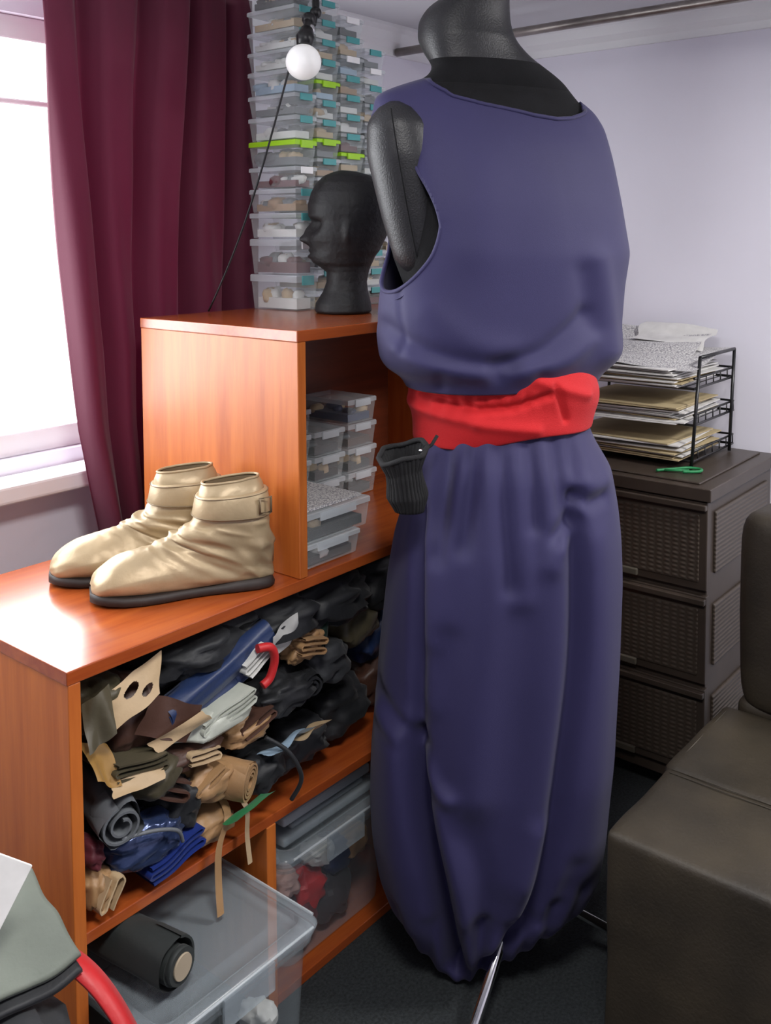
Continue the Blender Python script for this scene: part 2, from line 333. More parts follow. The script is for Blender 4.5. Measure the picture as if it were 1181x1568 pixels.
b=MB(); tz2=np.linspace(1.02,1.605,60); TH2,Z2=np.meshgrid(np.linspace(0,2*math.pi,96,endpoint=False),tz2)
u,v,_,_=torso(Z2,TH2,0,False); b.loft(WA(u,v,Z2),'blackvel')
tz3=np.concatenate([np.linspace(1.60,1.66,12),np.linspace(1.665,1.78,24)]); TH3,Z3=np.meshgrid(np.linspace(0,2*math.pi,72,endpoint=False),tz3)
u,v,_,_=torso(Z3,TH3,0,False); g=WA(u,v,Z3); b.loft(g[:10],'blackvel',True,False); b.loft(g[9:],'blackleather',False,True)
def stub(side):
    rings=[]
    for i in range(30):
        t=i/29; z=(1.568 if side<0 else 1.56)-.295*t
        rr=np.interp(t,[0,.04,.12,.30,.65,.88,.96,1],[.010,.030,.048,.056,.050,.044,.034,.008])
        uu=(-.178+.040*t+.012*t*t) if side<0 else (.160-.02*t); vv=(-.110+.030*t) if side<0 else (.075)
        rings.append([W(uu+rr*1.10*math.cos(a),vv+rr*1.0*math.sin(a),z) for a in np.linspace(0,2*math.pi,36,endpoint=False)])
    b.loft(rings,'blackleather')
    if side<0:
        b.tube([W(-.178+.040*t+.012*t*t-.010,-.110+.030*t-np.interp(t,[0,.04,.12,.30,.65,.88,.96,1],[.010,.030,.048,.056,.050,.044,.034,.008])*.985,1.568-.295*t) for t in np.linspace(.05,.95,24)],.0012,'blackvel',6)
stub(-1); stub(1)
LC=.055
b.tube([W(LC,.0,1.03),W(LC,.0,.14)],.016,'chrome',16)
for a in (-2.02,-.30,1.55):
    r=.33; b.tube([W(LC+.012*math.cos(a),.012*math.sin(a),.15),W(LC+.06*math.cos(a),.06*math.sin(a),.11),W(LC+r*math.cos(a),r*math.sin(a),.012)],.009,'chrome',12)
    b.ball(W(LC+r*math.cos(a),r*math.sin(a),.013),.013,'blackpl',14)
b.done('dress_form_mannequin')
# sleeveless top
tz=np.linspace(1.078,1.622,240); TH,Z=np.meshgrid(np.linspace(0,2*math.pi,420,endpoint=False),tz)
u,v,nu,nv=torso(Z,TH)
FT=[([(-.045,1.43),(-.05,1.33)],.006,.045),
([(-.19,1.19),(-.13,1.155),(-.05,1.135),(.01,1.13)],-.009,.015),([(-.17,1.155),(-.11,1.128),(-.04,1.115)],.008,.016),([(-.12,1.22),(-.06,1.175),(0,1.155)],.004,.024),([(-.168,1.25),(-.162,1.15)],-.004,.005),
([(0,1.135),(.06,1.15),(.11,1.185),(.14,1.21)],-.010,.014),([(.03,1.115),(.10,1.13),(.15,1.165)],.009,.018),([(.165,1.30),(.185,1.20),(.195,1.14)],.010,.024),([(.135,1.28),(.155,1.18)],-.006,.018),
([(-.02,1.13),(-.01,1.11)],-.006,.012),([(-.10,1.11),(-.10,1.09)],-.005,.009),([(.06,1.11),(.06,1.09)],-.005,.009),([(-.125,1.47),(-.115,1.38)],.004,.02)]
FT=[(smoothpoly(p),a,w) for p,a,w in FT]
fw=np.clip((-nv+.2)/.5,0,1); D=folds(u,Z,FT)*fw+.003*(1-fw)*np.sin(TH*9)*np.clip((1.3-Z)/.2,0,1)
D=blur(D,5)+.005*noisegrid(u+v,Z,6,13)
D+=.006
u2=u+D*nu; v2=v+D*nv
Gt=WA(u2,v2,Z)
zn=np.interp(u,[-.125,-.112,-.08,-.03,0,.06,.10,.13,.158,.168],[1.70,1.603,1.580,1.568,1.563,1.552,1.548,1.552,1.566,1.70])
back=np.sin(TH)<.02
HC,HH=1.393,.143
def hwf(z): return .66-.16*np.clip((z-1.36)/.16,0,1)
sig=np.sin(TH)
hole=(np.cos(TH)<0)&((sig/hwf(Z))**2+((Z-HC)/HH)**2<1)
cut=hole|(back&(Z>zn))|((~back)&(Z>1.53)&(u>-.12)&(u<.15))
b=MB(); nr,nc=Z.shape; ff=[]
for i in range(nr-1):
    for j in range(nc):
        q=(j+1)%nc
        if cut[i,j] or cut[i,q] or cut[i+1,j] or cut[i+1,q]: continue
        ff.append((i*nc+j,i*nc+q,(i+1)*nc+q,(i+1)*nc+j))
used=sorted(set(a for f in ff for a in f)); mp={a:i for i,a in enumerate(used)}; flat=Gt.reshape(-1,3)
b.add(flat[used],[tuple(mp[a] for a in f) for f in ff],'navy')
def surfpt(thv,z,extra=.005):
    T_,Z_=np.array([thv]),np.array([z]); a,c,d,e=torso(Z_,T_); k=.006+extra
    return W(float(a[0]+k*d[0]),float(c[0]+k*e[0]),z)
for off,rad in ((1.01,.0040),(1.11,.0012)):
    pts=[]
    for t in np.linspace(0,2*math.pi,110,endpoint=False):
        z=HC+HH*off*math.sin(t); s_=float(hwf(z))*off*math.cos(t)
        pts.append(surfpt(math.pi-math.asin(max(-1,min(1,s_))),z,.000))
    b.tube(pts,rad,'navy',8,True)
pts2=[]
ux=np.linspace(-.118,.163,60)
for uu,zz in zip(ux,np.interp(ux,[-.118,-.112,-.08,-.03,0,.06,.10,.13,.158,.163],[1.609,1.600,1.579,1.567,1.562,1.551,1.547,1.551,1.563,1.570])):
    ts=np.linspace(math.pi,2*math.pi,200); a,c,d,e=torso(np.full(200,zz),ts); i=int(np.argmin(np.abs(a-uu))); pts2.append(W(float(a[i]+.006*d[i]),float(c[i]+.006*e[i]),zz-.001))
b.tube(pts2,.0038,'navy',8)
b.done('sleeveless_tunic',solid=.0025)
# sash
tz=np.linspace(0,1,60); TH,Tt=np.meshgrid(np.linspace(0,2*math.pi,300,endpoint=False),tz)
u0=.016+.172*sup(np.cos(TH),.9)
zb=.990+.10*u0+.005*np.sin(u0*24); zt=1.112+.02*np.abs(u0)*3+.003*np.sin(u0*20+1)
Zs=zb+(zt-zb)*Tt
bul=.009*np.sin(math.pi*Tt)**.5
shir=np.exp(-((Tt-.58)/.14)**2)*.0026*np.sin(u0*260)*np.clip((.09-u0)/.05,0,1)
wr=.004*np.sin(Tt*8+2.0*np.sin(u0*8)+u0*10)+shir
FS=[([(-.13,1.072),(-.04,1.050),(.02,1.055),(.08,1.075)],-.010,.007),([(-.15,1.045),(-.05,1.030)],.006,.010),([(.09,1.09),(.115,1.03)],-.006,.006),([(-.04,1.025),(.06,1.015)],.006,.010),([(.06,1.10),(.15,1.07)],.006,.010),([(-.12,1.092),(-.02,1.088)],.005,.007)]
r=bul+wr*.8+folds(u0,Zs,FS)
Us=.016+(.160+r)*sup(np.cos(TH),.9); Vs=(.128+r)*sup(np.sin(TH),.9)
b=MB(); b.loft(WA(Us,Vs,Zs),'red',False,False); b.done('red_waist_sash',solid=.004)
# knit wrist pouch: soft tube pinched lower down
b=MB(); rings=[]
for i in range(34):
    t=i/33; z=.985-.102*t; cu_=-.170+.012*t; w=np.interp(t,[0,.1,.28,.5,.75,1],[.038,.034,.027,.028,.031,.022])
    ring=[]
    for a in np.linspace(0,2*math.pi,120,endpoint=False):
        ww=w*(1+.12*nz(math.cos(a)*1.4,math.sin(a)*1.4,t*2.5+9))+.0012*math.cos(a*30)
        ring.append(W(cu_+ww*math.cos(a),-.155+ww*.78*math.sin(a)+.015*t,z+(1-t)*(.010*math.sin(a)+.009*math.cos(a)+.004*math.sin(3*a))))
    rings.append(ring)
b.loft(rings,'knit',False,True)
rim=[rings[0][k] for k in range(0,120,3)]; b.tube(rim,.0045,'knit',8,True)
b.tube([W(-.137,-.15,.985),W(-.12,-.145,.995),W(-.11,-.14,1.01)],.003,'knit')
b.ball(W(-.139,-.165,.990),.0035,'chrome',10)
b.done('knitted_wrist_pouch',solid=.003)
# ------------------------------------------------------------ boots
def boot(name,heel,ang,seed):
    tx,ty=math.cos(ang),math.sin(ang); sx,sy=-ty,tx
    def B(l,s,z): return (heel[0]+tx*l+sx*s, heel[1]+ty*l+sy*s, .746+z)
    b=MB(); R=[((.022,.190),(.118,.182),.023),((.015,.176),(.123,.169),.034),((.011,.156),(.126,.152),.040),((.009,.133),(.129,.136),.042),((.005,.110),(.136,.120),.043),((.000,.085),(.149,.110),.044),((-.001,.055),(.163,.102),.042),((.002,.022),(.176,.096),.039),((.03,.012),(.190,.090),.040),((.08,.010),(.205,.085),.042),((.13,.010),(.222,.081),.045),((.17,.010),(.238,.078),.049),((.21,.010),(.255,.072),.051),((.245,.010),(.272,.064),.049),((.27,.010),(.287,.053),.043),((.287,.011),(.298,.042),.034),((.298,.014),(.303,.030),.018)]
    K=len(R); ts=np.linspace(0,K-1,140); arr=np.array([[r[0][0],r[0][1],r[1][0],r[1][1],r[2]] for r in R])
    def cr(t):
        i=min(int(t),K-2); f=t-i; p0,p1,p2,p3=arr[max(i-1,0)],arr[i],arr[i+1],arr[min(i+2,K-1)]
        return .5*((2*p1)+(-p0+p2)*f+(2*p0-5*p1+4*p2-p3)*f*f+(-p0+3*p1-3*p2+p3)*f**3)
    rings=[]
    for t in ts:
        a0,z0,a1,z1,w=cr(t); cl,cz=(a0+a1)/2,(z0+z1)/2; dl,dz=(a1-a0)/2,(z1-z0)/2; ring=[]
        for k in range(80):
            q=2*math.pi*k/80; c=math.cos(q); s=math.sin(q)
            e=.85 if t<7 else (.8 if c<0 else 1.0)
            cc=math.copysign(abs(c)**e,c); ss=math.copysign(abs(s)**(.9 if t<7 or c>0 else .6),s)
            wt=math.exp(-((t-6.3)/2.8)**2)
            rid=1-abs(nz(t*.75+seed+.6*c,c*1.1,s*1.3))*3.2
            fr=wt*(.0045*nz(t*1.3+seed,c*1.2,s*1.2)+.0036*max(-.5,rid)+.0012*math.sin(t*3.6+1.5*c+seed))+.0020*nz(t*.7,c*2+seed,s*2)
            ring.append(B(cl+dl*cc+fr*c,(w+fr)*ss*(1 if t<7 else 1-.18*max(0,c)),cz+dz*cc+fr*.6*c))
        rings.append(ring)
    b.loft(rings,'gold',False,True)
    inner=[[tuple(np.array(B(.070,0,rr))+(np.array(p)-np.array(B(.070,0,.186)))*np.array([.9,.9,0.8 if rr>.17 else .3]) ) for p in rings[0]] for rr in (.184,.155,.12)]
    b.loft(inner,'golddk',False,True)
    b.tube([rings[0][k] for k in range(80)],.0024,'gold',8,True)
    def band(t0,t1,ex,k):
        rr=[]
        for f,e2 in ((0,.0),(.02,.85),(.08,1),(.5,1.15),(.92,1),(.98,.85),(1,0)):
            t=t0+(t1-t0)*f; a0,z0,a1,z1,w=cr(t); cl,cz=(a0+a1)/2,(z0+z1)/2; dl,dz=(a1-a0)/2,(z1-z0)/2
            rr.append([B(cl+(dl+ex*e2)*math.copysign(abs(math.cos(q))**.85,math.cos(q)),(w+ex*e2+.001)*math.copysign(abs(math.sin(q))**.9,math.sin(q)),cz+dz*math.cos(q)+.0015*nz(f*3,math.cos(q)*2,math.sin(q)*2+seed)) for q in np.linspace(0,2*math.pi,72,endpoint=False)])
        b.loft(rr,k,False,False)
    band(1.35,3.45,.0055,'gold')
    for tt in (1.5,3.3):
        a0,z0,a1,z1,w=cr(tt); cl,cz=(a0+a1)/2,(z0+z1)/2; dl,dz=(a1-a0)/2,(z1-z0)/2
        b.tube([B(cl+(dl+.0064)*math.copysign(abs(math.cos(q))**.85,math.cos(q)),(w+.0074)*math.copysign(abs(math.sin(q))**.9,math.sin(q)),cz+dz*math.cos(q)) for q in np.linspace(0,2*math.pi,72,endpoint=False)],.0007,'golddk',6,True)
    for sg in (1,-1):
        pts=[]
        for l,z in ((.012,.160),(.032,.159),(.032,.134),(.012,.134)):
            pts.append(B(l-.004,sg*(.032+.30*max(0,l-.012)+.006),z))
        b.tube(pts,.0024,'golddk',8,True)
    b.tube([B(-.002,0,.080),B(-.0025,0,.06),B(-.001,0,.035)],.0012,'golddk',6)
    def out(off,z):
        prof=[(0,.018),(.01,.030),(.03,.036),(.07,.037),(.11,.036),(.15,.040),(.19,.048),(.22,.051),(.25,.050),(.275,.044),(.293,.033),(.304,.018)]
        P=[(l,w+off) for l,w in prof]; a=[(l,w) for l,w in P]+[(l,-w) for l,w in reversed(P)]
        a[0]=(a[0][0]-off,a[0][1]); a[-1]=(a[-1][0]-off,a[-1][1])
        return [B(l,s,z+.005*max(0,(l-.24)/.06)+(.004 if (z>.01 and l<.08) else 0)) for l,s in a]
    b.loft([out(-.003,.0),out(.000,.002),out(.001,.009),out(-.003,.015)],'sole')
    return b.done(name)
boot('ankle_boot',(1.155,1.206),math.atan2(.150,-.232),1.7)
boot('ankle_boot.001',(1.156,1.328),math.atan2(.160,-.225),5.2)
# ------------------------------------------------------------ foam head
b=MB(); fx,fy=-.6345,.7729; px_,py_=.7729,.6345; hcx,hcy=1.523,1.363
zs=[0,.004,.02,.045,.065,.085,.097,.105,.118,.128,.140,.150,.160,.175,.190,.205,.225,.250,.270,.285,.293,.296]
fr=[.058,.062,.060,.044,.037,.037,.052,.066,.071,.067,.071,.074,.074,.070,.066,.074,.075,.068,.057,.041,.022,.006]
bk=[.054,.058,.056,.050,.048,.052,.056,.060,.066,.074,.080,.085,.090,.096,.100,.102,.102,.094,.080,.058,.032,.008]
wd=[.058,.062,.060,.048,.045,.045,.047,.052,.056,.060,.063,.066,.068,.070,.071,.073,.073,.068,.058,.042,.022,.006]
rings=[]
for z in np.linspace(0,.296,120):
    f=np.interp(z,zs,fr);k=np.interp(z,zs,bk);w=np.interp(z,zs,wd); ring=[]
    for q in np.linspace(0,2*math.pi,120,endpoint=False):
        c,s=math.cos(q),math.sin(q)
        rr=(f if c>0 else k)*c; ss=w*s
        if c>0:
            rr+=.018*math.exp(-((z-.153)/.010)**2)*math.exp(-(s/.18)**2)+.010*math.exp(-((z-.172)/.013)**2)*math.exp(-(s/.12)**2)
            sk=math.exp(-((z-.183)/.013)**2)*math.exp(-((abs(s)-.48)/.20)**2); rr-=.015*sk; ss*=1-.10*sk
            rr+=.005*math.exp(-((z-.183)/.006)**2)*math.exp(-((abs(s)-.45)/.09)**2)
            rr+=.006*math.exp(-((z-.200)/.006)**2)*math.exp(-((abs(s)-.45)/.25)**2)
            rr+=.007*math.exp(-((z-.130)/.0045)**2)*math.exp(-(s/.3)**2)+.006*math.exp(-((z-.118)/.0045)**2)*math.exp(-(s/.28)**2)
            ss*=1+.05*math.exp(-((z-.165)/.012)**2)*math.exp(-((abs(s)-.72)/.12)**2)-.05*math.exp(-((z-.135)/.015)**2)*math.exp(-((abs(s)-.75)/.15)**2)
        ear=math.exp(-((c+.12)/.09)**2)*math.exp(-((z-.168)/.022)**2); ss*=1+.13*ear
        ring.append((hcx+fx*rr+px_*ss,hcy+fy*rr+py_*ss,1.183+z))
    rings.append(ring)
b.loft(rings,'foam'); b.done('foam_mannequin_head')
# ------------------------------------------------------------ storage boxes
def lump(b,c,s3,k,seed,amp=.35,n=2,rot=0,freq=1.6,res=18):
    rings=[]; cr_,sr=math.cos(rot),math.sin(rot)
    for i in range(res+1):
        a=math.pi*i/res; a=min(max(a,.03),math.pi-.03); ring=[]
        for j in range(res*2):
            q=math.pi*j/res; d=(math.sin(a)*math.cos(q),math.sin(a)*math.sin(q),-math.cos(a))
            d=tuple(math.copysign(abs(t)**.75,t) for t in d)
            nn=noise.noise(Vector((d[0]*freq+seed,d[1]*freq+seed*.7,d[2]*freq*1.6)))
            n2=1-abs(noise.noise(Vector((d[0]*freq*1.8+seed,d[1]*freq*1.2,d[2]*freq*2.6+seed))))*2.2
            r=1+amp*(nn*.9+.35*n2-.2)
            x,y,z=d[0]*s3[0]*r,d[1]*s3[1]*r,d[2]*s3[2]*r
            ring.append((c[0]+x*cr_-y*sr,c[1]+x*sr+y*cr_,c[2]+z))
        rings.append(ring)
    b.loft(rings,k)
def cbox(b,x0,x1,y0,y1,z0,h,clip='teal',lid='clear2',content=None,seed=0):
    tp=.004
    o=[(x0+tp*1.6,y0+tp*1.6),(x1-tp*1.6,y0+tp*1.6),(x1-tp*1.6,y1-tp*1.6),(x0+tp*1.6,y1-tp*1.6)]
    o2=[(x0+tp*.5,y0+tp*.5),(x1-tp*.5,y0+tp*.5),(x1-tp*.5,y1-tp*.5),(x0+tp*.5,y1-tp*.5)]
    o3=[(x0,y0),(x1,y0),(x1,y1),(x0,y1)]
    zl=z0+h*.80
    b.loft([[(*p,z0) for p in o],[(*p,zl) for p in o2]],'clear',True,False,smooth=False)
    b.loft([[(*p,zl) for p in o3],[(*p,z0+h-.002) for p in o3],[(*p,z0+h) for p in o2]],lid,True,True,smooth=False)
    xm=(x0+x1)/2; w=(x1-x0)*.26
    b.box(xm-w,xm+w,y0-.0035,y0-.0002,zl-.006,z0+h-.001,clip)
    if content:
        rn=random.Random(seed*7+1)
        b.box(x0+.012,x1-.012,y0+.012,y1-.012,z0+.003,z0+.003+h*.30,content)
        for q in range(7):
            lump(b,(rn.uniform(x0+.02,x1-.02),rn.uniform(y0+.02,y1-.02),z0+.003+h*.32),(rn.uniform(.010,.022),rn.uniform(.010,.02),h*rn.uniform(.12,.28)),rn.choice([content,content,'paper','c_beige','c_grey']),seed+q,.5,res=5,freq=3)
b=MB(); cont=['paper','c_beige','paper','c_tan','c_grey','c_grey','c_dkgrey','c_maroon','c_grey','c_white','c_ltblue','c_beige']
cols=[(1.482,.066,1.868,.047),(1.549,.076,1.862,.042),(1.627,.080,1.850,.043),(1.709,.074,1.790,.043),(1.785,.062,1.69,.043)]
lime={(0,5),(1,8),(1,4),(2,7),(1,11)}
for ci,(x0,w,ztop,hh) in enumerate(cols):
    z=1.1825; i=0; rr=random.Random(ci+3)
    while z<ztop-.02:
        h=hh*rr.choice([.9,1,1,1.1,1.2 if ci==0 else 1.0])
        if ci==0 and i<2: h=.078
        h=min(h,ztop-z+.01); L_=(ci,i) in lime
        cbox(b,x0,x0+w,1.462,1.606,z,h-.0015,'lime' if L_ else ('teal' if rr.random()<.85 else 'white'),'lime' if L_ and ci<3 else 'clear2',rr.choice(cont),ci*10+i)
        z+=h; i+=1
b.done('clear_storage_box_stack')
b=MB()
zz=.747
for h,x1 in ((.045,1.37),(.055,1.40)):
    cbox(b,1.215,x1,1.19,1.42,zz,h,'clear2','clear2','c_dkgrey',int(h*100)); zz+=h+.001
b.box(1.235,1.385,1.20,1.39,zz,zz+.005,'print')
zz=.747
for i,(h,cn) in enumerate(((.07,'c_dkgrey'),(.055,'c_grey'),(.06,'c_maroon'),(.055,'c_ltblue'),(.05,'c_grey'),(.045,'c_tan'))):
    cbox(b,1.215,1.30,1.455,1.59,zz,h,'clear2','clear2',cn,i+30); zz+=h+.001
for cx,top in ((1.41,4),(1.52,3),(1.63,4)):
    zz=.747
    for i in range(top):
        cbox(b,cx,cx+.10,1.45,1.595,zz,.055,'clear2','clear2',random.choice(['c_dkgrey','c_black','c_navy','c_brown']),i+50); zz+=.056
b.done('clear_craft_organizer_boxes')
# ------------------------------------------------------------ clip lamp
b=MB(); gc=(1.440,1.395,1.695)
b.ball(gc,.036,'bulb',32)
b.tube([(1.446,1.399,1.728),(1.452,1.401,1.747),(1.462,1.405,1.765)],[.015,.019,.013],'blackpl',16)
b.tube([(1.458,1.403,1.755),(1.475,1.415,1.79),(1.500,1.425,1.785),(1.515,1.430,1.82),(1.52,1.435,1.875)],.008,'blackpl',10)
b.ball((1.480,1.417,1.79),.015,'blackpl',14); b.ball((1.474,1.410,1.768),.012,'chrome',12); b.ball((1.512,1.428,1.81),.013,'blackpl',12)
b.box(1.50,1.57,1.425,1.449,1.871,1.888,'blackpl'); b.box(1.50,1.57,1.425,1.475,1.905,1.916,'blackpl'); b.box(1.50,1.512,1.425,1.449,1.885,1.91,'blackpl')
cab=[(1.455,1.404,1.742),(1.436,1.414,1.71)]
for t in np.linspace(0,1,14): cab.append((1.428-.075*t,1.425+.172*t,1.68-.495*t-.04*math.sin(math.pi*t)))
b.tube(cab,.0022,'blackpl',8); b.done('clip_on_lamp')
# ------------------------------------------------------------ fabric pile
def roll(b,p0,p1,r,k,core=None,seed=0,turns=3,wob=.10):
    p0=Vector(p0);p1=Vector(p1);ax=(p1-p0).normalized();up=Vector((0,0,1));e1=(up-ax*up.dot(ax)).normalized();e2=ax.cross(e1)
    rings=[];n=36
    for t in np.linspace(0,1,10):
        c=p0.lerp(p1,t); rings.append([tuple(c+(e1*math.cos(a)+e2*math.sin(a))*(r*(1+wob*nz(math.cos(a)*1.3,math.sin(a)*1.3+seed,t*2)))) for a in np.linspace(0,2*math.pi,n,endpoint=False)])
    b.loft(rings,k,False,False)
    for c,sg in ((p0,-1),(p1,1)):
        sp=[];N=turns*26
        for i in range(N):
            a=2*math.pi*turns*i/N; rr=r*(.22+.74*i/N)*(1+.08*nz(i*.15,seed,0)); sp.append((c+(e1*math.cos(a)+e2*math.sin(a))*rr))
        q0=[tuple(p+ax*sg*.002) for p in sp]; q1=[tuple(p-ax*sg*.05) for p in sp]
        b.loft([q0,q1],k,False,False,closed=False)
        q2=[tuple(p+ax*sg*.002+(p-c).normalized()*.0035) for p in sp]; b.loft([q0,q2],k,closed=False)
        b.loft([q2,[tuple(Vector(p)-ax*sg*.05) for p in q2]],k,closed=False)
    if core: b.tube([p0-ax*.004,p1+ax*.004],r*.30,core,20)
def folded(b,c,wd_,ht,dep,layers,k,seed,ang=0,th=.0028):
    # cloth folded back and forth: serpentine profile facing the front, extruded into the shelf
    path=[]; gap=ht/layers
    for i in range(layers):
        zz=-ht/2+gap*(i+.5); xs=np.linspace(-wd_/2,wd_/2,14)
        if i%2: xs=xs[::-1]
        for x in xs: path.append((x*(1+.05*nz(i*1.7,seed,0)),zz))
        if i<layers-1:
            sx=xs[-1]*(1+.05*nz(i*1.7,seed,0)); sg=1 if sx>0 else -1
            for a in (-.5,0,.5): path.append((sx+sg*gap*.5*math.cos(a*math.pi*.7),zz+gap/2+gap*.42*math.sin(a*math.pi*.7)))
    P=np.array(path); T=np.gradient(P,axis=0); T/=np.linalg.norm(T,axis=1)[:,None]+1e-9; N_=np.stack([-T[:,1],T[:,0]],1)
    ca,sa=math.cos(ang),math.sin(ang)
    def mk(o,y):
        out=[]
        for (x,z) in P+N_*o:
            w=.10*ht*nz(x*22+seed,y*9,seed)+.12*ht*math.sin(x*18+seed+y*6)
            X,Z_=x*ca-(z+w)*sa,x*sa+(z+w)*ca; out.append((c[0]+X,c[1]+y+.006*nz(x*15,z*40,seed),c[2]+Z_))
        return out
    ys=np.linspace(0,dep,7)
    A=[mk(th/2,y) for y in ys]; B_=[mk(-th/2,y) for y in ys]
    b.loft(A,k,closed=False); b.loft(B_,k,closed=False); b.loft([A[0],B_[0]],k,closed=False)
def sheet(b,c,eu,ev,k,seed,amp=.02,n=26,fr=2.0,th=None,hole=None,droop=0,irr=.25):
    c=np.array(c);eu=np.array(eu);ev=np.array(ev);nn=np.cross(eu,ev);nn/=np.linalg.norm(nn); g=[]
    for i in range(n+1):
        row=[]
        for j in range(n+1):
            s,t=i/n-.5,j/n-.5
            sc_=1+irr*nz(math.atan2(t,s)*1.3,seed,0)
            d=amp*(1.4*nz(s*fr*2+seed,t*fr,seed)+.7*math.sin((s*1.0+t*.6)*fr*5+seed))
            p=c+eu*s*2*sc_+ev*t*2*sc_+nn*d; p[2]-=droop*(abs(s)*2)**2
            row.append(tuple(p))
        g.append(row)
    f=[];N=n+1
    for i in range(n):
        for j in range(n):
            if hole:
                if any(math.hypot((i+.5)/n-.5-h[0],(j+.5)/n-.5-h[1])<h[2] for h in hole): continue
            f.append((i*N+j,i*N+j+1,(i+1)*N+j+1,(i+1)*N+j))
    b.add([p for r in g for p in r],f,k)
b=MB()
for i,(x,z,sx,k) in enumerate([(.86,.44,.09,'c_dkgrey'),(1.02,.44,.10,'c_brown'),(1.2,.44,.10,'c_black'),(1.4,.44,.11,'c_dkgreen'),(1.62,.45,.12,'c_black'),(.87,.60,.09,'c_olive'),(1.02,.60,.10,'c_black'),(1.2,.60,.11,'c_black'),(1.40,.60,.12,'c_dkgrey'),(1.62,.60,.12,'c_black')]):
    lump(b,(x,1.43,z),(sx,.11,.070),k,i+2.3,.3,res=16)
P_=lambda *a,**k: lump(b,*a,**k)
P_((1.00,1.27,.668),(.095,.09,.036),'c_black',11.1,.35,rot=.3)
P_((1.17,1.26,.660),(.10,.08,.040),'c_black',12.1,.4,rot=-.2)
P_((1.33,1.26,.650),(.10,.07,.046),'c_black',13.1,.4)
P_((1.50,1.30,.64),(.10,.09,.050),'c_black',14.1,.4)
P_((.81,1.27,.650),(.040,.08,.044),'c_olive',15.1,.35)
P_((.87,1.25,.615),(.055,.065,.050),'c_brown',16.2,.3)
sheet(b,(.852,1.185,.668),(.042,-.006,.018),(.008,.010,.028),'c_beige',3,.006,n=60,fr=1.1,hole=[(-.08,.12,.15),(.24,-.17,.12)],irr=.12)
sheet(b,(.785,1.180,.655),(.022,-.002,.008),(.004,.012,.032),'c_olive',63,.006,fr=1.1,irr=.12)
sheet(b,(.90,1.168,.612),(.040,-.010,-.020),(.014,.0,.026),'c_brown',4,.006,fr=1.1,irr=.12)
sheet(b,(.915,1.160,.590),(.044,-.010,.012),(-.010,.0,.010),'c_beige',44,.003,fr=1,irr=.1)
sheet(b,(.785,1.178,.590),(.022,.0,-.012),(0,.02,.024),'c_ochre',5,.005,fr=1.0,irr=.12)
folded(b,(.845,1.160,.565),.085,.030,.15,4,'c_olive',55,-.15)
sheet(b,(.835,1.158,.548),(.045,.0,-.005),(.006,.01,.006),'c_beige',56,.003,fr=1.0,irr=.12)
roll(b,(.905,1.19,.605),(1.13,1.20,.665),.024,'c_navy',seed=2,wob=.35)
roll(b,(.93,1.20,.585),(1.10,1.205,.620),.018,'c_navy',seed=22,wob=.4)
roll(b,(.93,1.25,.640),(1.16,1.24,.682),.024,'c_black',seed=5,wob=.4)
P_((1.00,1.20,.570),(.078,.045,.026),'c_offwhite',21.3,.3,rot=.2,freq=1.1)
folded(b,(1.010,1.152,.580),.105,.034,.14,4,'c_offwhite',8,.24,.0035)
folded(b,(1.082,1.165,.640),.050,.034,.12,4,'c_white',22,.5)
b.tube(smoothpoly([(1.075,1.160,.665),(1.100,1.155,.660),(1.112,1.158,.635),(1.105,1.162,.605),(1.090,1.165,.595)]),.0075,'c_red',10)
sheet(b,(1.16,1.180,.655),(.03,.0,.012),(.012,.01,-.026),'c_white',9,.005,fr=1.2,irr=.12)
P_((1.225,1.21,.610),(.042,.030,.028),'c_tan',24.3,.35,freq=2.2,res=26)
folded(b,(1.222,1.170,.612),.060,.036,.12,4,'c_tan',64,-.3)
roll(b,(1.25,1.200,.600),(1.34,1.26,.645),.020,'c_dkgreen',seed=6,wob=.3)
P_((1.17,1.215,.540),(.075,.045,.032),'c_black',25.3,.35,freq=2.2,res=26)
P_((1.30,1.24,.545),(.060,.05,.036),'c_dkgrey',26.3,.4)
roll(b,(1.22,1.172,.545),(1.255,1.27,.550),.020,'c_black',seed=66,turns=2,wob=.3)
P_((1.42,1.27,.58),(.070,.05,.045),'c_olive',27.3,.4)
P_((1.53,1.30,.52),(.080,.06,.050),'c_navy',27.8,.4)
P_((.95,1.21,.530),(.070,.045,.020),'c_brown',28.3,.3)
roll(b,(.800,1.150,.500),(.840,1.32,.515),.031,'c_grey',seed=7,turns=2,wob=.35)
P_((.885,1.20,.525),(.045,.045,.030),'c_olive',29.3,.3,rot=.5)
folded(b,(.900,1.160,.505),.060,.040,.13,3,'c_brown',12,-.6,.0035)
folded(b,(.962,1.158,.528),.060,.024,.13,3,'c_beige',13,-.25)
P_((1.07,1.20,.520),(.050,.035,.022),'c_tan',30.3,.3,freq=2.0)
folded(b,(1.085,1.165,.530),.070,.026,.12,3,'c_brown',77,.2)
roll(b,(1.045,1.150,.455),(.975,1.30,.470),.032,'c_tan',seed=8,turns=4,wob=.3)
P_((.985,1.20,.47),(.05,.045,.030),'c_tan',31.0,.28,freq=1.8)
folded(b,(.975,1.155,.482),.055,.028,.13,3,'c_tan',31,.35,.0035)
sheet(b,(1.035,1.140,.420),(.042,0,.006),(0,.018,-.010),'c_green',14,.003,fr=1,irr=.1)
P_((1.11,1.21,.430),(.050,.045,.034),'c_black',31.7,.3,freq=2.0)
sheet(b,(1.15,1.172,.472),(.05,0,.004),(-.005,.02,-.012),'c_ltblue',15,.005,fr=1.2,irr=.12)
sheet(b,(1.20,1.168,.470),(.035,0,.004),(-.005,.02,-.012),'c_beige',16,.004,fr=1.2,irr=.12)
P_((1.24,1.25,.41),(.06,.05,.040),'c_dkgrey',32.7,.4)
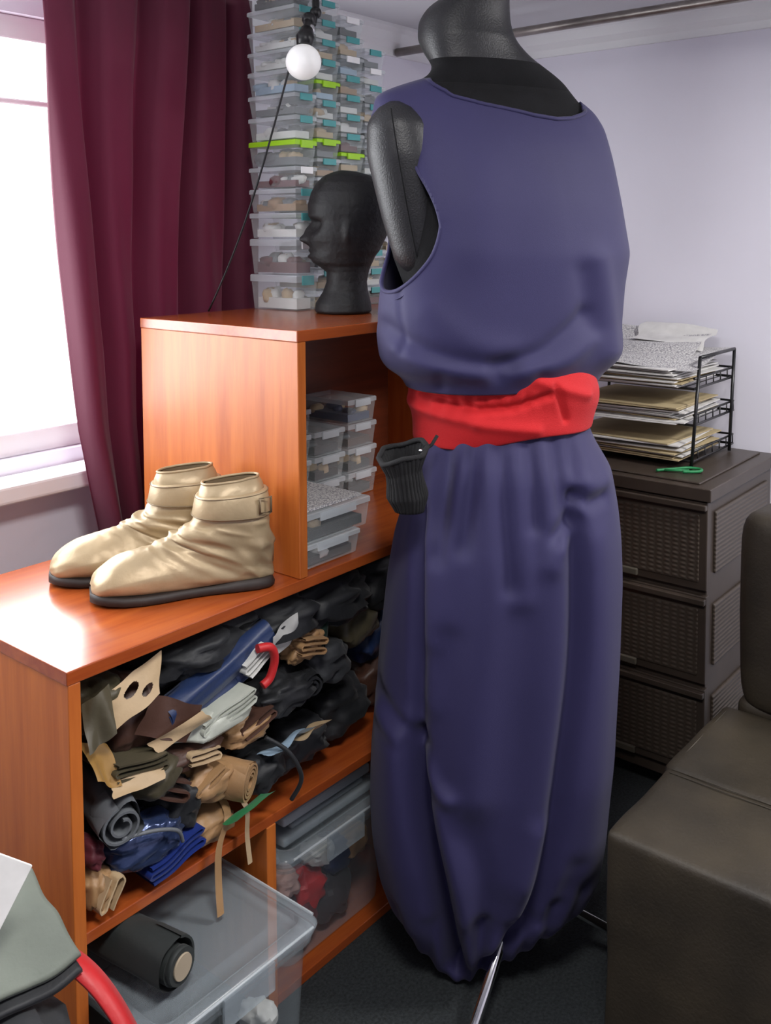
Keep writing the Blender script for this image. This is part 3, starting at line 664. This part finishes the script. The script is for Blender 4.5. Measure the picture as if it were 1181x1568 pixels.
P_((1.38,1.28,.42),(.07,.06,.050),'c_black',33.7,.4)
P_((1.53,1.30,.42),(.07,.06,.050),'c_brown',34.7,.4)
P_((.865,1.200,.430),(.066,.042,.036),'c_foil',35.7,.25,freq=2.0,rot=-.2,res=30)
folded(b,(.905,1.160,.398),.095,.040,.14,4,'c_blue',36,.2,.004)
P_((.93,1.21,.455),(.035,.045,.045),'c_black',37.7,.4)
P_((.785,1.21,.395),(.024,.04,.030),'c_tan',38.7,.28,freq=2.0); P_((.778,1.21,.450),(.018,.035,.018),'c_maroon',39.7,.3)
folded(b,(.790,1.165,.395),.040,.040,.10,3,'c_beige',88,1.0)
b.tube(smoothpoly([(.80,1.155,.478),(.85,1.145,.470),(.89,1.142,.452),(.905,1.148,.425)]),.003,'c_grey',8)
P_((.99,1.21,.392),(.05,.045,.026),'c_tan',40.7,.3)
def strap(pts,w,k):
    pts=smoothpoly(pts,5); g=[]
    for i,p in enumerate(pts):
        g.append([(p[0]-w/2,p[1],p[2]),(p[0],p[1]-.001,p[2]),(p[0]+w/2,p[1],p[2])])
    b.loft(g,k,closed=False)
strap([(1.02,1.20,.43),(1.01,1.165,.41),(.985,1.158,.37),(.98,1.155,.32),(.975,1.145,.268)],.014,'c_tan')
strap([(1.045,1.20,.42),(1.05,1.165,.405),(1.045,1.158,.36),(1.05,1.157,.31)],.010,'c_beige')
b.tube(smoothpoly([(1.10,1.17,.50),(1.13,1.145,.47),(1.15,1.135,.42),(1.14,1.15,.38)]),.004,'c_black',8)
b.done('fabric_and_leather_scraps')
# ------------------------------------------------------------ big clear bins
def bin_(name,x0,x1,y0,y1,z0,h,fill,lid=True):
    b=MB()
    def rr(o,z,r=.025):
        P=[]
        for (cx,cy,a0) in ((x1-o-r,y1-o-r,0),(x0+o+r,y1-o-r,90),(x0+o+r,y0+o+r,180),(x1-o-r,y0+o+r,270)):
            for k in range(6): a=math.radians(a0+18*k); P.append((cx+r*math.cos(a),cy+r*math.sin(a),z))
        return P
    b.loft([rr(.028,z0),rr(.022,z0+.01),rr(.012,z0+h-.03),rr(.004,z0+h-.028),rr(.002,z0+h-.015),rr(.006,z0+h-.014)],'frost',True,False)
    if lid:
        b.loft([rr(.0,z0+h-.014),rr(-.003,z0+h-.004),rr(.003,z0+h+.004),rr(.018,z0+h+.005),rr(.024,z0+h-.004),rr(.045,z0+h-.004),rr(.052,z0+h+.002)],'frostlid',False,True)
        b.box((x0+x1)/2-.05,(x0+x1)/2+.05,y0-.008,y0-.003,z0+h-.045,z0+h,'frostlid')
        b.tube([(x0+.02,y0-.001,z0+h-.001),(x1-.02,y0-.001,z0+h-.001)],.0025,'clear2',8)
        b.tube([(x1+.001,y0+.02,z0+h-.001),(x1+.001,y1-.02,z0+h-.001)],.0025,'clear2',8)
    for i,(x,y,z,s,k) in enumerate(fill): lump(b,(x,y,z),s,k,i+41.5+x0,.3,res=14,freq=2)
    return b.done(name,.001,1)
bin_('clear_storage_bin',.765,1.085,1.03,1.50,.002,.250,[(.85,1.15,.07,(.055,.06,.05),'c_dkgrey'),(.98,1.15,.06,(.055,.06,.04),'c_charcoal'),(.93,1.3,.08,(.08,.07,.06),'c_black'),(1.01,1.10,.10,(.025,.03,.025),'c_white'),(.88,1.10,.15,(.05,.03,.04),'c_charcoal')])
bin_('clear_storage_bin.001',1.150,1.46,1.178,1.58,.020,.225,[(1.22,1.235,.08,(.045,.035,.045),'c_maroon'),(1.32,1.24,.08,(.05,.035,.045),'c_dkgrey'),(1.26,1.24,.12,(.04,.035,.035),'c_red'),(1.34,1.25,.14,(.04,.035,.035),'c_navy'),(1.36,1.35,.11,(.05,.05,.05),'c_black'),(1.20,1.235,.165,(.026,.03,.022),'c_pink'),(1.29,1.235,.175,(.03,.03,.018),'c_white'),(1.39,1.24,.15,(.035,.03,.03),'c_tan'),(1.20,1.40,.10,(.04,.08,.07),'c_red'),(1.22,1.33,.15,(.035,.05,.03),'c_ltblue')],True)
b=MB()
b.box(1.17,1.44,1.20,1.50,.254,.270,'frostlid'); b.box(1.20,1.40,1.21,1.46,.271,.282,'frostlid'); b.box(1.18,1.42,1.21,1.48,.283,.302,'clear2'); b.done('loose_bin_lids',.006,3)
b=MB(); roll(b,(.812,1.29,.298),(.840,1.085,.300),.036,'c_charcoal','cardtube',3.3,2,.12)
b.tube([(.8400,1.084,.300),(.8415,1.074,.300)],.026,'c_charcoal',24); b.tube([(.8415,1.0745,.300),(.8420,1.0715,.300)],[.019,.018],'cardtube',24)
b.done('dark_vinyl_roll')
# ------------------------------------------------------------ bottom left pile
b=MB(); b.box(.30,.60,.80,1.14,0,.40,'c_dkgrey'); b.box(.29,.61,.79,1.15,.385,.405,'c_black'); b.done('craft_material_crate',.01,3)
b=MB()
lump(b,(.50,1.0,.445),(.085,.12,.036),'c_dkgrey',60.1,.3); lump(b,(.545,.93,.43),(.045,.07,.025),'c_black',61.1,.4)
lump(b,(.53,1.06,.485),(.045,.05,.035),'c_black',62.1,.3)
sheet(b,(.555,1.035,.528),(.058,-.012,.004),(.006,.062,.022),'c_greygreen',31,.006,fr=.9,irr=.15)
sheet(b,(.550,1.030,.514),(.060,-.012,.004),(.006,.064,.022),'c_black',31,.006,fr=.9,irr=.15)
b.done('leather_offcuts',solid=.006)
b=MB()
rot=Matrix.Rotation(math.radians(38),3,'Y')@Matrix.Rotation(math.radians(-20),3,'Z')
b.box(.480,.540,1.000,1.005,.545,.660,'paper',rot)
b.tube([(.530,.9985,.596),(.530,.9965,.596)],.007,'blackpl',16)
b.done('white_cardboard_sheet',.001)
b=MB(); pts=smoothpoly([(.582,1.03,.505),(.598,.995,.505),(.612,.955,.490),(.622,.92,.462),(.630,.885,.420),(.638,.85,.375)],5)
g=[]
for p in pts: g.append([(p[0]-.012,p[1]-.008,p[2]-.003),(p[0],p[1],p[2]+.001),(p[0]+.012,p[1]+.008,p[2]+.001)])
b.loft(g,'c_red',closed=False); b.tube([(.575,1.035,.511),(.602,1.050,.513),(.612,1.025,.513),(.585,1.010,.511)],.0030,'chrome',8,True); b.tube([(.580,1.022,.514),(.608,1.038,.516)],.002,'chrome',8)
b.done('red_leather_belt',solid=.004)
# ------------------------------------------------------------ drawers
b=MB(); dx0,dx1,dy0,dy1=2.150,2.60,.815,1.32
b.box(dx0+.012,dx1,dy0+.008,dy1-.008,.05,.735,'brown'); b.box(dx0-.008,dx1+.005,dy0-.006,dy1+.006,.735,.765,'brown')
b.box(dx0+.02,dx1-.02,dy0+.03,dy1-.03,.765,.770,'brown')
for z0,z1 in ((.525,.732),(.305,.512),(.085,.292)):
    b.box(dx0,dx0+.02,dy0+.004,dy1-.004,z0,z1,'brown')
    b.box(dx0-.003,dx0+.002,dy0+.022,dy1-.022,z0+.018,z1-.030,'weave')
    b.box(dx0-.014,dx0,dy0+.004,dy1-.004,z1-.018,z1-.004,'brown')
    b.box(dx0-.010,dx0,dy0+.17,dy1-.17,z0+.004,z0+.020,'seam')
    b.box(dx0+.05,dx1-.04,dy0+.002,dy0+.009,z0+.03,z1-.03,'weave')
for x in (dx0+.05,dx1-.05):
    for y in (dy0+.05,dy1-.05): b.tube([(x,y,.05),(x,y,.0)],.016,'blackpl',14)
b.done('plastic_drawer_cabinet',.004,3)
b=MB(); X0,X1_,Y0,Y1_=2.30,2.57,.915,1.26
for zt in (.775,.865,.955):
    b.tube([(X0,Y0,zt+.01),(X1_,Y0,zt+.01),(X1_,Y1_,zt+.01),(X0,Y1_,zt+.01)],.0035,'blackpl',8,True)
    b.tube([(X0,Y0,zt+.035),(X1_,Y0,zt+.035),(X1_,Y1_,zt+.035)],.003,'blackpl',8); 
    for y in np.linspace(Y0,Y1_,12): b.tube([(X0,y,zt+.01),(X1_,y,zt+.01)],.0016,'blackpl',6)
    for x in np.linspace(X0+.03,X1_,6): b.tube([(x,Y0,zt+.01),(x,Y0,zt+.035)],.0016,'blackpl',6)
for x,dd in ((X0+.015,.035),(X1_-.02,.015)):
    b.tube([(x-dd,Y0-.004,.772),(x+.01,Y0-.004,1.04)],.0045,'blackpl',8); b.tube([(x-dd,Y1_+.004,.772),(x+.01,Y1_+.004,1.04)],.0045,'blackpl',8)
b.tube([(X0+.025,Y0-.004,1.04),(X1_-.01,Y0-.004,1.04)],.0045,'blackpl',8); b.tube([(X0+.025,Y1_+.004,1.04),(X1_-.01,Y1_+.004,1.04)],.0045,'blackpl',8)
b.done('wire_document_tray')
b=MB(); rd=random.Random(9)
for zt,n,ks,dz in ((.789,11,['kraft','kraft','kraft','paper'],.0040),(.879,12,['paper','paper','c_white','paper','kraft'],.0036),(.969,11,['paper','paper','kraft'],.0040)):
    z=zt
    for i in range(n):
        a=rd.uniform(-.08,.08); ox,oy=rd.uniform(-.03,.012),rd.uniform(-.012,.015); R_=Matrix.Rotation(a,3,'Z')
        b.box(X0-.02+ox,X1_-.03+ox,Y0+.03+oy,Y1_-.02+oy,z,z+dz*.7,rd.choice(ks),R_); z+=dz
sheet(b,(2.42,1.07,1.032),(.140,0,.012),(.0,.16,.0),'print',71,.007,fr=1.1,irr=.08)
sheet(b,(2.46,1.10,1.055),(.10,0,.032),(.01,.14,.0),'print',72,.009,fr=1.1,irr=.1)
sheet(b,(2.51,1.06,1.072),(.055,0,.022),(.02,.11,.004),'paper',73,.008,fr=1.4,irr=.15)
b.done('paper_stack')
b=MB(); b.tube(smoothpoly([(2.20,.965,.776),(2.235,.94,.776),(2.27,.915,.776),(2.275,.885,.776),(2.25,.88,.776),(2.225,.91,.776)]),.0035,'c_green',8); b.tube([(2.215,.95,.776),(2.24,.90,.777)],.003,'c_green',8); b.done('green_cord_loop')
# ------------------------------------------------------------ sofa
def cushion(b,x0,x1,y0,y1,z0,z1,k,r=.03,n=14):
    rings=[]
    for i in range(n+1):
        t=i/n; a=-math.pi/2+math.pi*t; zc=(z0+z1)/2+(z1-z0)/2*math.copysign(abs(math.sin(a))**.35,math.sin(a)); ins=r*(1-abs(math.cos(a))**.35)
        ring=[]
        for q in np.linspace(0,2*math.pi,96,endpoint=False):
            c,s=math.cos(q),math.sin(q); cx=math.copysign(abs(c)**.2,c); sy_=math.copysign(abs(s)**.2,s)
            px=(x0+x1)/2+((x1-x0)/2-ins)*cx; py=(y0+y1)/2+((y1-y0)/2-ins)*sy_
            ring.append((px+.006*nz(px*8,py*8,zc*9),py+.008*nz(px*7,py*7,zc*9+3),zc+.006*nz(px*8,py*8,1)))
        rings.append(ring)
    b.loft(rings,k)
def softbox(b,x0,x1,y0,y1,z0,z1,k,r=.02,n=30):
    def rnd(p):
        q=[min(max(p[0],x0+r),x1-r),min(max(p[1],y0+r),y1-r),min(max(p[2],z0+r),z1-r)]
        d=Vector(p)-Vector(q); L=d.length
        if L>1e-9: d=d/L*r
        P=Vector(q)+d; w=.0035*nz(P.x*9,P.y*9,P.z*9); nn=d.normalized() if L>1e-9 else Vector((0,0,1)); return tuple(P+nn*w)
    def face(o,a,c):
        g=[]
        def ts(m): return sorted(set([0,.01,.02,.035,.05]+list(np.linspace(.08,.92,m))+[.95,.965,.98,.99,1]))
        for s in ts(n): g.append([rnd([o[i]+a[i]*s+c[i]*t for i in range(3)]) for t in ts(n)])
        b.loft(g,k,closed=False)
    X,Y,Z_=x1-x0,y1-y0,z1-z0
    face((x0,y0,z1),(X,0,0),(0,Y,0)); face((x0,y0,z0),(0,Y,0),(0,0,Z_)); face((x0,y1,z0),(X,0,0),(0,0,Z_)); face((x1,y0,z0),(0,0,Z_),(0,Y,0)); face((x0,y0,z0),(0,0,Z_),(X,0,0)); face((x0,y0,z0),(0,Y,0),(X,0,0))
b=MB()
softbox(b,1.368,1.612,-.35,.678,.02,.402,'sofa',.014)
softbox(b,1.606,1.90,-.35,.684,.02,.402,'sofa',.014)
softbox(b,1.90,2.14,-.35,.66,.02,.42,'sofa',.02)
cushion(b,1.880,2.13,-.20,.660,.400,.795,'sofa',.055)
for xx in (1.600,1.588): b.tube([(xx,-.33,.4035),(xx,.665,.4035)],.0010,'seam',6)
b.tube([(1.63,.668,.4025),(1.87,.668,.4025)],.0010,'seam',6)
b.done('brown_suede_sofa')
# ------------------------------------------------------------ lights
def area(name,loc,rot,sx,sy,e,col):
    l=bpy.data.lights.new(name,'AREA'); l.shape='RECTANGLE'; l.size=sx; l.size_y=sy; l.energy=e; l.color=col
    o=bpy.data.objects.new(name,l); o.location=loc; o.rotation_euler=rot; bpy.context.collection.objects.link(o)
area('daylight_window_light',((wx0+wx1)/2,YW+.14,(wz0+wz1)/2),(math.radians(-90),0,0),wx1-wx0+.1,wz1-wz0+.1,50,(.94,.965,1))
area('ceiling_lamp_light',(.50,.30,ZC-.02),(0,0,0),.35,.35,21,(1,.98,.96))
area('right_wall_fill_light',(1.95,-.25,ZC-.02),(0,0,0),.35,.35,32,(1,.98,.965))  # added fill light to brighten the right wall, no real lamp here
w=bpy.data.worlds.new('sky_world'); sc.world=w; w.use_nodes=True; w.node_tree.nodes["Background"].inputs[0].default_value=(.97,.985,1,1); w.node_tree.nodes["Background"].inputs[1].default_value=2.0
# ------------------------------------------------------------ camera
c=bpy.data.cameras.new('camera'); co=bpy.data.objects.new('camera',c); bpy.context.collection.objects.link(co)
c.sensor_fit='VERTICAL'; c.sensor_height=36; c.lens=36*1825/1919; c.shift_y=-(959.5-555)/1919; c.clip_start=.02
F=Vector((.7711,.6333,-.0652)).normalized(); R=Vector((.6345,-.7729,-.0043)); R=(R-F*R.dot(F)).normalized(); U=R.cross(F)
co.matrix_world=Matrix(((R.x,U.x,-F.x,0),(R.y,U.y,-F.y,0),(R.z,U.z,-F.z,1.35),(0,0,0,1)))
sc.camera=co
